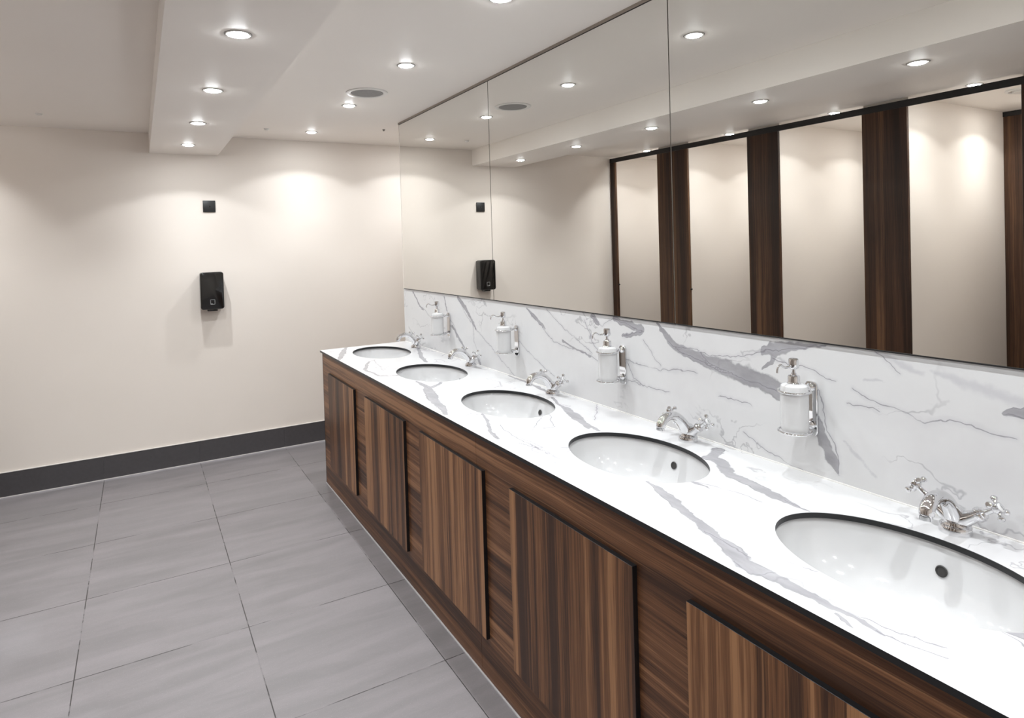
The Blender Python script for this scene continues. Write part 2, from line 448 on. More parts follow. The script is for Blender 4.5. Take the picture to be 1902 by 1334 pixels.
WALL = mat_paint('cream_wall_paint', srgb(222, 213, 205), srgb(218, 209, 200))
CEILP = mat_paint('ceiling_paint', srgb(242, 236, 230), srgb(240, 233, 226), 0.5)
FLOOR = mat_floor('grey_floor_tile')
SKIRT = mat_plain('dark_skirting_tile', srgb(72, 69, 71), 0.45, vary=0.25)
SKIRT_EDGE = mat_plain('pale_edge_trim', srgb(205, 200, 195), 0.4)
WOOD_V = mat_wood('walnut_vertical_grain', 2)
WOOD_V2 = mat_wood('walnut_pilaster_grain', 2, seed=4.7, dark=srgb(38, 23, 15), mid=srgb(66, 43, 29), light=srgb(96, 68, 47))
WOOD_H = mat_wood('walnut_horizontal_grain', 1, dark=srgb(50, 29, 17), mid=srgb(98, 64, 41), light=srgb(142, 102, 72), seed=1.3)
BLACK = mat_plain('black_compact_core', srgb(17, 17, 19), 0.38)
BLACKMETAL = mat_plain('black_powder_coat', srgb(22, 21, 22), 0.45)
MARBLE = mat_marble('veined_white_marble')
CERAMIC = mat_plain('white_ceramic', srgb(199, 198, 198), 0.08, spec=0.5, coat=0.4, vary=0.01)
CHROME = mat_plain('polished_chrome', (0.74, 0.74, 0.75, 1), 0.035, metal=1.0, vary=0.01)
MIRROR = mat_plain('mirror_glass', (0.83, 0.825, 0.80, 1), 0.0, metal=1.0, vary=0.0)
DARKHOLE = mat_plain('dark_hole', srgb(50, 48, 47), 0.5)
GLOSSBLACK = mat_plain('gloss_black_plastic', srgb(10, 10, 11), 0.12, coat=0.5)
GREYMARK = mat_plain('grey_printed_mark', srgb(150, 150, 150), 0.4)
TRIMWHITE = mat_plain('white_enamel', srgb(225, 222, 218), 0.35)
TRIMGREY = mat_plain('grey_trim', srgb(130, 126, 122), 0.4)
GRILLE = mat_plain('grey_speaker_mesh', srgb(150, 148, 147), 0.6, vary=0.3)
LENS = mat_emit('lit_lamp_lens', (0.93, 0.975, 1.0, 1), 185.0)
SILICONE = mat_plain('pale_silicone_bead', srgb(170, 166, 166), 0.35)

# ------------------------------------------------------------------ setting
def st_box(name, mat, *a, **k):
    return structure(obj(name, new_box(*a, **k), mat))

st_box('floor', FLOOR, -4.2, 1.4, Y_BACK - .2, 0.2, -0.1, 0.0)
st_box('ceiling', CEILP, -4.2, 1.4, Y_BACK - .2, 0.2, CEIL, CEIL + 0.1)
st_box('wall_far', WALL, -4.2, 1.4, 0.0, 0.15, 0.0, CEIL)
st_box('wall_back', WALL, -4.2, 1.4, Y_BACK - 0.15, Y_BACK, 0.0, CEIL)
st_box('wall_left', WALL, STALL_BACK - 0.12, STALL_BACK - 0.02, Y_BACK, 0.0, 0.0, CEIL)
st_box('wall_right', WALL, 0.006, 0.16, Y_BACK, -0.90, 0.0, CEIL)
st_box('wall_recess', WALL, 0.16, 1.25, -1.05, -0.90, 0.0, CEIL)
st_box('wall_recess_side', WALL, 1.25, 1.4, -1.05, 0.0, 0.0, CEIL)
st_box('trim_1', CEILP, -1.492, -1.0546, Y_BACK, 0.0, SOFFIT, CEIL)      # dropped ceiling bulkhead
bpy.data.objects['trim_1'].name = 'ceiling_bulkhead'

# skirting tiles on the far wall, butt-jointed
bm = bmesh.new()
xs = [-4.0, -3.60, -3.011, -2.422, -1.8335, -1.2445, -0.6555, -0.066, 0.523, 1.112, 1.25]
for a, b in zip(xs[:-1], xs[1:]):
    if a >= STALL_BACK - .1:
        box(bm, a + 0.001, b - 0.001, -0.010, 0.001, 0.0, 0.1535)
box(bm, -3.9, 1.25, -0.0085, 0.0, 0.0, 0.150)
box(bm, -3.9, 1.25, -0.0115, 0.0, 0.1545, 0.158, mat=1)
box(bm, -3.9, 1.25, -0.0145, -0.008, 0.0, 0.003, mat=1)
structure(obj('baseboard_far', bm, [SKIRT, SKIRT_EDGE]))

# stall partitions
edges = [(-0.661, -1.025), (-1.644, -1.918), (-2.544, -2.823), (-3.405, -3.70), (-4.30, -4.60), (-5.2, -5.5)]
for a, b in edges:
    structure(obj('wall_stall', new_box(STALL_BACK + 0.002, STALL_X - 0.0215, b, a, 0.0, CEIL), WALL))
# wood-clad stall backs
prev = 0.0
back_labels = ['dark wooden back panel of the cubicle beside the far wall', 'dark wooden back panel of the second cubicle from far wall',
               'dark wooden back panel of the third cubicle from far wall', 'dark wooden cubicle back panel showing at right edge of mirror']
for i, (a, b) in enumerate(edges[:4]):
    bm = new_box(STALL_BACK - 0.02, STALL_BACK, a, prev, 0.0, CEIL - 0.002)
    t = tag(obj('cubicle_back_panel', bm, WOOD_V2), back_labels[i], 'panel', 'wooden cubicle back panels')
    obj('top_trim', new_box(STALL_BACK - 0.002, STALL_BACK + 0.008, a, prev, CEIL - 0.035, CEIL - 0.002), BLACKMETAL, t)
    prev = b

# pilaster boards on the partition ends
pil = [(0.0, -0.077), (-0.661, -1.025), (-1.644, -1.918), (-2.544, -2.823), (-3.405, -3.70), (-4.30, -4.60), (-5.2, -5.5)]
pl = ['narrow dark wooden strip where the cubicle row meets the far wall', 'dark wooden pilaster panel crossed by the mirror joint in reflection',
      'dark wooden pilaster panel in middle of mirror reflection', 'widest dark wooden pilaster panel in the mirror reflection',
      'dark wooden pilaster at the extreme right edge of the mirror reflection', 'dark wooden pilaster panel beside the camera', 'dark wooden pilaster panel behind the camera']
for i, ((a, b), lab) in enumerate(zip(pil, pl)):
    t = tag(obj('pilaster_panel', new_box(STALL_X - 0.02, STALL_X, b, a - (0.002 if i == 0 else 0), 0.012, 2.292, bevel=0.001, seg=1), WOOD_V2), lab, 'panel', 'wooden pilasters between the cubicles')
    if i < 2:
        bm = bmesh.new()
        lathe(bm, [(0.0, -0.001), (0.008, 0.0), (0.008, 0.010), (0.006, 0.014), (0, 0.015)], 14, axis_matrix((STALL_X - 0.012, b, 1.062), (0, -1, 0)))
        obj('door_buffer', bm, BLACKMETAL, t, True)

tag(obj('header_rail', new_box(STALL_X - 0.006, STALL_X + 0.004, Y_BACK, -0.001, 2.291, 2.334, bevel=0.002, seg=1), BLACKMETAL),
    'long black header rail running above the cubicle pilasters near the ceiling', 'rail')

# ------------------------------------------------------------------ vein field
def vnoise(x, y, s, seed):
    rs = np.random.RandomState(seed)
    T = rs.rand(256, 256)
    u, v = x * s + 37.3, y * s + 91.7
    i, j = np.floor(u).astype(int), np.floor(v).astype(int)
    fu, fv = u - i, v - j
    fu, fv = fu * fu * (3 - 2 * fu), fv * fv * (3 - 2 * fv)
    g = lambda a, b: T[a % 256, b % 256]
    return (g(i, j) * (1 - fu) * (1 - fv) + g(i + 1, j) * fu * (1 - fv) + g(i, j + 1) * (1 - fu) * fv + g(i + 1, j + 1) * fu * fv) - 0.5

def vein_field(P, veins):
    P = P.copy()
    x, y = P[:, 0].copy(), P[:, 1].copy()
    P[:, 0] += 0.010 * vnoise(x, y, 16, 1) + 0.007 * vnoise(x, y, 45, 2) + 0.006 * vnoise(x, y, 100, 5)
    P[:, 1] += 0.010 * vnoise(x, y, 16, 3) + 0.007 * vnoise(x, y, 45, 4) + 0.006 * vnoise(x, y, 100, 6)
    wide = np.full(len(P), -2.0)
    soft = np.full(len(P), -2.0)
    thin = np.full(len(P), 0.05)
    for kind, pts in veins:
        q = np.array(pts)
        for a, b in zip(q[:-1], q[1:]):
            lo = np.minimum(a[:2], b[:2]) - 0.08
            hi = np.maximum(a[:2], b[:2]) + 0.08
            m = np.where(((P >= lo) & (P <= hi)).all(1))[0]
            if not len(m):
                continue
            p = P[m]
            ab = b[:2] - a[:2]
            h = np.clip(((p - a[:2]) @ ab) / (ab @ ab + 1e-12), 0, 1)
            d = np.hypot(*(p - a[:2] - h[:, None] * ab).T)
            if kind == 't':
                r = p - a[:2]
                sg = np.where(ab[0] * r[:, 1] - ab[1] * r[:, 0] >= 0, 1.0, -1.0)
                near = d < np.abs(thin[m])
                thin[m] = np.where(near, d * sg, thin[m])
            else:
                w = 1.9 * (a[2] + (b[2] - a[2]) * h)
                s = 1 - d / np.maximum(w, 0.001)
                if kind == 'w':
                    wide[m] = np.maximum(wide[m], s)
                else:
                    soft[m] = np.maximum(soft[m], s)
    return wide, thin, soft

def set_veins(me, P, veins):
    w, t, s = vein_field(P, veins)
    at = me.attributes.new('veins', 'FLOAT_VECTOR', 'POINT')
    at.data.foreach_set('vector', np.stack([w, t, s], 1).astype(np.float32).ravel())
    ab = me.attributes.new('vein_reach', 'FLOAT', 'POINT')
    ab.data.foreach_set('value', np.abs(t).astype(np.float32))

def grid_mesh(us, vs, f):
    """vertices f(u,v) on a grid; returns verts, quads"""
    nu, nv = len(us), len(vs)
    V = [f(u, v) for u in us for v in vs]
    F = [(i * nv + j, (i + 1) * nv + j, (i + 1) * nv + j + 1, i * nv + j + 1) for i in range(nu - 1) for j in range(nv - 1)]
    return V, F

# ------------------------------------------------------------------ splashback
Y_END = -5.25
SB_T = 0.010
ZB = 1.222
ny, nz = 1020, 86
ys = np.linspace(Y_END, YE, ny)
zs = np.linspace(TOP, ZB, nz)
V, F = grid_mesh(ys, zs, lambda u, v: (0.0, u, v))
n0 = len(V)
V += [(0.005, Y_END, TOP - .02), (0.005, YE, TOP - .02), (0.005, YE, ZB), (0.005, Y_END, ZB)]
me = bpy.data.meshes.new('splashback')
top_row = [i * nz + nz - 1 for i in range(ny)]
F = [tuple(reversed(q)) for q in F]
me.from_pydata(V, [], F + [(n0 - nz, n0 - 1, n0 + 2, n0 + 1)])
me.materials.append(MARBLE)
set_veins(me, np.array([(v[1], v[2]) for v in V]), SPLASH_VEINS)
sb = bpy.data.objects.new('splashback', me)
link(sb)
tag(sb, 'white marble splashback with grey veins between the counter and mirror', 'splashback')

# ------------------------------------------------------------------ counter top with oval cut-outs
XF = -0.585
V, F, FM = [], [], []
def add_v(p):
    V.append(p)
    return len(V) - 1
SLAB = 0.0125
bounds = [YE] + [(BASIN_Y[i] + BASIN_Y[i + 1]) / 2 for i in range(4)] + [BASIN_Y[4] - 0.38]
NR = 32
for ci, cy_ in enumerate(BASIN_Y):
    y1, y0 = bounds[ci], bounds[ci + 1]
    x0, x1 = XF, 0.0
    ang = [2 * math.pi * k / 320 for k in range(320)]
    for cx_, cyy in ((x0, y0), (x0, y1), (x1, y0), (x1, y1)):
        ang.append(math.atan2(cyy - cy_, cx_ - BX) % (2 * math.pi))
    ang = sorted(set(round(a, 6) for a in ang))
    rows = []
    for a in ang:
        c, s = math.cos(a), math.sin(a)
        re = 1 / math.sqrt((c / BB) ** 2 + (s / BA) ** 2)
        ts = []
        if c > 1e-9: ts.append((x1 - BX) / c)
        if c < -1e-9: ts.append((x0 - BX) / c)
        if s > 1e-9: ts.append((y1 - cy_) / s)
        if s < -1e-9: ts.append((y0 - cy_) / s)
        rr = min(t for t in ts if t > 0)
        row = [add_v((BX + c * re, cy_ + s * re, TOP - SLAB)), add_v((BX + c * re, cy_ + s * re, TOP - 0.0008))]
        re2 = re + 0.0006
        for k in range(NR + 1):
            r = re2 + (rr - re2) * k / NR
            row.append(add_v((BX + c * r, cy_ + s * r, TOP)))
        rows.append(row)
    for i in range(len(rows)):
        A, B = rows[i], rows[(i + 1) % len(rows)]
        for k in range(len(A) - 1):
            F.append((A[k], A[k + 1], B[k + 1], B[k]))
            FM.append(1 if k < 2 else 0)
# plain end piece nearest the back
yp = bounds[-1]
gy = np.linspace(Y_END, yp, 120)
gx = np.linspace(XF, 0.0, 100)
off = len(V)
vv, ff = grid_mesh(gy, gx, lambda u, v: (v, u, TOP))
V += vv
F += [tuple(off + i for i in q) for q in ff]
FM += [0] * len(ff)
# black core: front, ends, underside
def quad(a, b, c, d, m):
    i = [add_v(p) for p in (a, b, c, d)]
    F.append(tuple(i)); FM.append(m)
zt, zb_ = TOP, TOP - SLAB
quad((XF, YE, zt), (XF, Y_END, zt), (XF, Y_END, zb_), (XF, YE, zb_), 1)
quad((XF, YE, zt), (XF, YE, zb_), (0, YE, zb_), (0, YE, zt), 1)
quad((XF, Y_END, zt), (0, Y_END, zt), (0, Y_END, zb_), (XF, Y_END, zb_), 1)
quad((XF, Y_END, zb_), (XF, YE, zb_), (-0.50, YE, zb_), (-0.50, Y_END, zb_), 1)
me = bpy.data.meshes.new('vanity_counter')
me.from_pydata(V, [], F)
me.materials.append(MARBLE)
me.materials.append(BLACK)
me.polygons.foreach_set('material_index', FM)
set_veins(me, np.array([(v[1], v[0]) for v in V]), TOP_VEINS)
bm = bmesh.new(); bm.from_mesh(me)
bmesh.ops.recalc_face_normals(bm, faces=[f for f in bm.faces])
for f in bm.faces:
    if f.material_index == 0 and f.normal.z < 0:
        f.normal_flip()
bm.to_mesh(me); bm.free()
ct = bpy.data.objects.new('vanity_counter', me)
link(ct)
tag(ct, 'long white marble vanity counter with black edge and five oval cut-outs', 'counter')
bead = obj('silicone_bead', new_box(-0.003, 0.0, Y_END, YE, TOP - 0.001, TOP + 0.003), TRIMWHITE, ct)

# ------------------------------------------------------------------ basins
def basin(cy_, label):
    t = thing('wash_basin', label, 'basin', (BX, cy_, TOP - SLAB - 0.0005), 'oval undermount wash basins')
    prof = [(1.10, 0.0), (1.035, 0.0), (1.02, -0.004), (1.0, -0.016), (0.965, -0.045), (0.90, -0.080), (0.78, -0.112),
            (0.60, -0.134), (0.40, -0.145), (0.20, -0.150), (0.085, -0.152)]
    prof = [tuple(p) for p in smooth_path([prof[0], prof[1]] + prof[2:], 3)]
    bm = bmesh.new()
    seg = 96
    rings = []
    for s, z in prof:
        rings.append([bm.verts.new(((BB + 0.004) * s * math.cos(2 * math.pi * k / seg), (BA + 0.004) * s * math.sin(2 * math.pi * k / seg), z)) for k in range(seg)])
    for A, B in zip(rings[:-1], rings[1:]):
        for k in range(seg):
            j = (k + 1) % seg
            bm.faces.new((A[k], A[j], B[j], B[k]))
    o = obj('bowl', bm, CERAMIC, t)
    for p in o.data.polygons:
        p.use_smooth = True
    # overflow hole on the tap side
    bm = bmesh.new()
    M = axis_matrix((BB * 0.957 + 0.001, 0, -0.052), (-1.0, 0, 0.30))
    lathe(bm, [(0.0, -0.001), (0.0085, -0.0005), (0.0095, 0.0015), (0.0118, 0.0005)], 24, M, cap=False)
    h = obj('overflow_hole', bm, DARKHOLE, t, True)
    bm = bmesh.new()
    lathe(bm, [(0, -0.1475), (0.018, -0.1475), (0.020, -0.149), (0.026, -0.1495), (0.029, -0.1515), (0.029, -0.156)], 32, cap=False)
    obj('waste', bm, CHROME, t, True)
    return t
ord_b = ['white oval basin set in the counter end nearest the far wall', 'second white oval basin from the far end of the counter',
         'middle white oval basin of the five in the counter', 'white oval basin fourth from far end, opposite widest visible cabinet panel',
         'large white oval basin nearest the camera, cut by the frame edge']
b0 = basin(BASIN_Y[0], ord_b[0])
for i in range(1, 5):
    c = copy_tree(b0)
    c.location = (BX, BASIN_Y[i], TOP - SLAB - 0.0005)
    c['label'] = ord_b[i]

# ------------------------------------------------------------------ basin mixers
def mixer(label):
    t = thing('basin_mixer', label, 'tap', (0, 0, 0), 'chrome cross-handle basin mixers')
    bm = bmesh.new()
    lathe(bm, [(0, 0), (0.0305, 0.0), (0.0312, 0.003), (0.0300, 0.0135), (0.0290, 0.0160), (0.0250, 0.0180), (0, 0.0185)], 40)
    obj('base_ring', bm, CHROME, t, True)
    bm = bmesh.new()
    lathe(bm, [(0, 0.013), (0.0245, 0.0160), (0.0215, 0.022), (0.0210, 0.030), (0.0220, 0.038), (0.0195, 0.048), (0.0120, 0.055), (0, 0.057)], 40)
    for s in (-1, 1):
        tube(bm, [(0, s * 0.004, 0.026, 0.018), (0, s * 0.018, 0.034, 0.0165), (0, s * 0.030, 0.0425, 0.0140), (0, s * 0.040, 0.0500, 0.0125), (0, s * 0.046, 0.0540, 0.0125)], 24, up=(1, 0, 0))
    obj('mixer_body', bm, CHROME, t, True)
    bm = bmesh.new()
    tube(bm, [(-0.002, 0, 0.026, 0.018), (-0.013, 0, 0.048, 0.0172), (-0.030, 0, 0.070, 0.0155), (-0.052, 0, 0.0865, 0.0145), (-0.078, 0, 0.0925, 0.0140),
              (-0.100, 0, 0.0875, 0.0142), (-0.113, 0, 0.0760, 0.0145), (-0.117, 0, 0.0650, 0.0142)], 28, up=(0, 1, 0), n=7)
    sp = obj('spout', bm, CHROME, t, True)
    bm = bmesh.new()
    lathe(bm, [(0.0, 0), (0.0118, 0), (0.0125, 0.002), (0.0125, 0.012), (0.0112, 0.013)], 28, axis_matrix((-0.1195, 0, 0.0545), (0.10, 0, 1)))
    obj('aerator', bm, CHROME, sp, True)
    for s, lab in ((-1, None), (1, None)):
        ax = Vector((0, s * 0.80, 0.60)).normalized()
        o = Vector((0, s * 0.046, 0.054))
        M = axis_matrix(o, ax)
        bm = bmesh.new()
        lathe(bm, [(0, -0.004), (0.0150, -0.004), (0.0158, 0.0), (0.0150, 0.004), (0.0115, 0.0065), (0.0120, 0.010), (0.0095, 0.012), (0.0062, 0.014), (0.0055, 0.030), (0.0070, 0.033), (0, 0.034)], 28, M)
        h = obj('handle', bm, CHROME, t, True)
        bm = bmesh.new()
        hub = o + ax * 0.040
        Mh = axis_matrix(hub, ax)
        lathe(bm, [(0, -0.008), (0.0095, -0.007), (0.0115, -0.003), (0.0122, 0.003), (0.0118, 0.0065), (0, 0.0068)], 28, Mh)
        for k in range(4):
            an = math.radians(45 + 90 * k + 12)
            d = Mh.to_3x3() @ Vector((math.cos(an), math.sin(an), 0))
            A = hub + d * 0.008
            B = hub + d * 0.0155
            Cc = hub + d * 0.0185
            D = hub + d * 0.0235
            E_ = hub + d * 0.0268
            tube(bm, [(*A, 0.0042), (*B, 0.0036), (*Cc, 0.0056), (*D, 0.0070), (*E_, 0.0045)], 14, up=tuple(ax), n=4)
        obj('cross_grip', bm, CHROME, h, True)
        bm = bmesh.new()
        lathe(bm, [(0.0, 0.0088), (0.0060, 0.0084), (0.0088, 0.0070), (0.0090, 0.0055)], 24, Mh, cap=False)
        disc = obj('porcelain_index', bm, CERAMIC, h, True)
        # short printed word on the index
        bm = bmesh.new()
        tu = bpy.data.curves.new('word', 'FONT')
        tu.body = 'HOT' if s < 0 else 'COLD'
        tu.size = 0.0052 if s < 0 else 0.0045
        tu.align_x = 'CENTER'; tu.align_y = 'CENTER'
        tu.extrude = 0.0001
        wo = bpy.data.objects.new('printed_word', tu)
        COL.objects.link(wo)
        dg = bpy.context.evaluated_depsgraph_get()
        wm = bpy.data.meshes.new_from_object(wo.evaluated_get(dg))
        bpy.data.objects.remove(wo)
        R_ = Matrix.Rotation(math.radians(-90 if s < 0 else 90), 4, 'Z')
        wm.transform(Mh @ Matrix.Translation((0, 0, 0.0090)) @ R_)
        wm.materials.clear(); wm.materials.append(BLACKMETAL)
        link(bpy.data.objects.new('printed_word', wm), h)
    return t
ord_m = ['chrome cross-handle mixer tap behind the basin nearest the far wall', 'chrome cross-handle mixer tap at the second basin from far end',
         'chrome cross-handle mixer tap behind the middle basin', 'chrome cross-handle mixer tap behind the fourth basin from far end',
         'largest chrome cross-handle mixer tap, behind the nearest basin']
MX = -0.055
m0 = mixer(ord_m[0])
m0.location = (MX, BASIN_Y[0] + 0.0046, TOP)
for i in range(1, 5):
    c = copy_tree(m0)
    c.location = (MX, BASIN_Y[i] + 0.0046, TOP)
    c['label'] = ord_m[i]

# ------------------------------------------------------------------ wall soap dispensers (chrome bracket, ceramic bottle, pump)
def soap(label):
    t = thing('soap_dispenser', label, 'soap dispenser', (0, 0, 0), 'pump soap dispensers on the splashback')
    # bracket plate with round corners
    bm = bmesh.new()
    hw, z0, z1, r = 0.0175, 0.970, 1.116, 0.012
    pts = []
    for cx_, cz_, a0 in ((hw - r, z1 - r, 0), (-(hw - r), z1 - r, 90), (-(hw - r), z0 + r, 180), (hw - r, z0 + r, 270)):
        for k in range(7):
            a = math.radians(a0 + 15 * k)
            pts.append((cx_ + r * math.cos(a), cz_ + r * math.sin(a)))
    loops = []
    for x, ins in ((-0.0001, 0), (-0.0060, 0), (-0.0080, 0.0018)):
        loops.append([bm.verts.new((x, p[0] * (1 - ins / hw), (p[1] - (z0 + z1) / 2) * (1 - ins / 0.073) + (z0 + z1) / 2)) for p in pts])
    for A, B in zip(loops[:-1], loops[1:]):
        for k in range(len(A)):
            j = (k + 1) % len(A)
            bm.faces.new((A[k], A[j], B[j], B[k]))
    bm.faces.new(loops[0]); bm.faces.new(loops[-1])
    bmesh.ops.recalc_face_normals(bm, faces=bm.faces)
    pl_ = obj('bracket_plate', bm, CHROME, t, True)
    cxr = -0.077
    for zc, R in ((1.1005, 0.0395), (0.9935, 0.0405)):
        bm = bmesh.new()
        ring = [(cxr + R * math.cos(2 * math.pi * k / 48), R * math.sin(2 * math.pi * k / 48), zc, 0.0030) for k in range(48)]
        tube(bm, ring, 12, closed=True, up=(0, 0, 1))
        if zc < 1.0:
            tube(bm, [(cxr, -R, zc - 0.001, 0.0022), (cxr, 0, zc - 0.001, 0.0022), (cxr, R, zc - 0.001, 0.0022)], 10)
        lathe(bm, [(0, 0), (0.010, 0), (0.0115, 0.003), (0.0075, 0.008), (0.0050, 0.014), (0.0060, 0.020), (0.0085, 0.024), (0.0085, 0.0300), (0.005, 0.0335), (0, 0.034)], 20, axis_matrix((-0.008, 0, zc + (0.0 if zc > 1 else 0.006)), (-1, 0, -0.0 if zc > 1 else -0.15)))
        obj('holder_ring', bm, CHROME, t, True)
    bm = bmesh.new()
    lathe(bm, [(0, 0.9955), (0.0325, 0.9955), (0.0345, 0.9985), (0.0348, 1.010), (0.0348, 1.095), (0.0345, 1.108), (0.0325, 1.1150), (0.0270, 1.1185), (0.0175, 1.1200), (0, 1.1200)], 48, Matrix.Translation((cxr, 0, 0)))
    obj('bottle', bm, CERAMIC, t, True)
    T = Matrix.Translation((cxr, 0, 0))
    bm = bmesh.new()
    lathe(bm, [(0, 1.1195), (0.0175, 1.1195), (0.0180, 1.1215), (0.0158, 1.1235), (0.0150, 1.126), (0.0150, 1.139), (0.0140, 1.1415), (0.0085, 1.1430), (0.0075, 1.1445), (0.0070, 1.148), (0.0042, 1.1490), (0.0042, 1.160), (0, 1.160)], 32, T)
    pump = obj('pump', bm, CHROME, t, True)
    bm = bmesh.new()
    lathe(bm, [(0, 1.1580), (0.0085, 1.1585), (0.0118, 1.1605), (0.0128, 1.1635), (0.0128, 1.1825), (0.0118, 1.1855), (0.0085, 1.1870), (0, 1.1872)], 32, T)
    obj('push_cap', bm, CHROME, pump, True)
    bm = bmesh.new()
    tube(bm, [(cxr - 0.010, 0, 1.1690, 0.0034), (cxr - 0.028, 0, 1.1660, 0.0032), (cxr - 0.040, 0, 1.1680, 0.0030), (cxr - 0.051, 0, 1.1745, 0.0029),
              (cxr - 0.060, 0, 1.1735, 0.0028), (cxr - 0.066, 0, 1.1660, 0.0027), (cxr - 0.0675, 0, 1.1560, 0.0026)], 12, up=(0, 1, 0))
    obj('nozzle', bm, CHROME, pump, True)
    return t
ord_s = ['white ceramic pump soap dispenser on splashback nearest the far wall', 'white and chrome pump soap dispenser between second and third basins',
         'white and chrome pump soap dispenser between third and fourth basins', 'largest white and chrome pump soap dispenser, left of nearest tap']
DY = [-1.633 - 0.7597 * i for i in range(4)]
s0 = soap(ord_s[0])
s0.location = (0, DY[0], 0)
for i in range(1, 4):
    c = copy_tree(s0)
    c.location = (0, DY[i], 0)
    c['label'] = ord_s[i]

# ------------------------------------------------------------------ mirror panels
MT = 0.005
mseams = [-0.938, -2.181, -3.4235, -4.666, -5.9]
ml = ['frameless wall mirror panel nearest the far wall', 'frameless wall mirror panel in the middle, between the two joints',
      'large frameless wall mirror panel reflecting the cubicle pilasters, at right', 'frameless mirror panel beyond the right edge of the photo']
for i in range(4):
    a, b = mseams[i] - (0.0022 if i else 0), mseams[i + 1] + 0.0022
    t = thing('mirror_panel', ml[i], 'mirror', (0, b, ZB), 'frameless mirror panels above the splashback')
    bm = new_box(-MT - 0.0003, -0.0002, 0, a - b, 0.0035, 2.339 - ZB)
    obj('glass', bm, MIRROR, t)
    obj('edge_strip', new_box(-MT - 0.0012, -0.0002, 0, a - b, 0.0, 0.0036), BLACKMETAL, t)
    obj('edge_strip', new_box(-MT - 0.0012, -0.0002, 0, a - b, 2.3375 - ZB, 2.3400 - ZB), BLACKMETAL, t)
structure(obj('trim_2', new_box(-0.010, 0.005, -5.9, -0.93, 2.3405, CEIL), mat_plain('taupe_trim', srgb(150, 138, 126), 0.6)))

# ------------------------------------------------------------------ vanity cabinet
XC = -0.570
vc = thing('vanity_cabinet', 'long dark walnut vanity cabinet with raised panels under the counter', 'cabinet', (0, 0, 0))
zt_ = TOP - SLAB - 0.001
obj('front_board', new_box(XC, XC + 0.018, -3.0205, YE - 0.001, 0.0, zt_), WOOD_H, vc)
obj('front_board', new_box(XC, XC + 0.018, Y_END + 0.01, -3.022, 0.0, zt_), WOOD_H, vc)
obj('side_board', new_box(XC + 0.0185, -0.001, YE - 0.020, YE - 0.001, 0.0, zt_), WOOD_V, vc)
obj('side_board', new_box(XC + 0.0185, -0.001, Y_END + 0.01, Y_END + 0.03, 0.0, zt_), WOOD_V, vc)
obj('base_board', new_box(XC + 0.0185, -0.001, Y_END + 0.031, YE - 0.021, 0.0, 0.018), WOOD_H, vc)
obj('end_edge', new_box(XC - 0.0008, XC + 0.012, YE - 0.004, YE, 0, TOP - SLAB - 0.001), BLACK, vc)
obj('floor_seal', new_box(XC - 0.006, XC - 0.0001, Y_END, YE, 0.0, 0.004), SILICONE, vc)
pans = [(-1.087, -1.614), (-1.804, -2.355), (-2.531, -3.085), (-3.267, -3.836), (-4.004, -4.575), (-4.75, -5.2)]
XP = XC - 0.014
for i, (a, b) in enumerate(pans):
    bm = bmesh.new()
    box(bm, XP + 0.0006, XC - 0.0001, b, a, 0.154, 0.738, mat=1)
    v = [bm.verts.new(p) for p in ((XP, b + .0006, 0.1546), (XP, a - .0006, 0.1546), (XP, a - .0006, 0.7374), (XP, b + .0006, 0.7374))]
    bm.faces.new(v).material_index = 0
    v2 = [bm.verts.new(p) for p in ((XP + 0.0006, b, 0.154), (XP + 0.0006, a, 0.154), (XP + 0.0006, a, 0.738), (XP + 0.0006, b, 0.738))]
    for k in range(4):
        j = (k + 1) % 4
        bm.faces.new((v[k], v2[k], v2[j], v[j])).material_index = 1
    bmesh.ops.recalc_face_normals(bm, faces=bm.faces)
    o = obj('raised_panel', bm, [WOOD_V, BLACK], vc)

# ------------------------------------------------------------------ wall-mounted units on the far wall
t = thing('wall_soap_dispenser', 'gloss black automatic soap dispenser on the cream far wall', 'dispenser', (-1.131, 0, 1.23))
hw, d, h0, h1 = 0.0775, 0.098, -0.128, 0.138
bm = new_box(-hw + 0.006, hw - 0.006, -0.030, -0.0005, h0 + 0.006, h1 - 0.006, bevel=0.008, seg=3)
obj('back_plate', bm, BLACKMETAL, t, True)
bm = bmesh.new()
box(bm, -hw, hw, -d, -0.028, h0, h1)
ve = [e for e in bm.edges if abs(e.verts[0].co.y - e.verts[1].co.y) > 0.01]
bmesh.ops.bevel(bm, geom=ve, offset=0.018, segments=6, affect='EDGES', profile=0.5)
fe = [e for e in bm.edges if all(abs(v.co.y + d) < 1e-5 for v in e.verts)]
bmesh.ops.bevel(bm, geom=fe, offset=0.008, segments=4, affect='EDGES', profile=0.5)
cover = obj('cover', bm, GLOSSBLACK, t, True)
bm = new_box(-0.034, 0.034, -0.075, -0.028, h0 - 0.014, h0 + 0.004, bevel=0.004)
obj('nozzle_guard', bm, GLOSSBLACK, t, True)
bm = bmesh.new()
w_, hh = 0.0155, 0.0175
zc_ = -0.075
for (a0, a1, b0, b1) in ((-w_, w_, hh - 0.0025, hh), (-w_, w_, -hh, -hh + 0.0025), (-w_, -w_ + 0.0025, -hh, hh), (w_ - 0.0025, w_, -hh, hh), (-w_ + .002, -0.001, -hh + 0.002, -hh + 0.007)):
    box(bm, a0, a1, -d - 0.0006, -d + 0.0004, zc_ + b0, zc_ + b1)
obj('level_window_mark', bm, GREYMARK, cover)

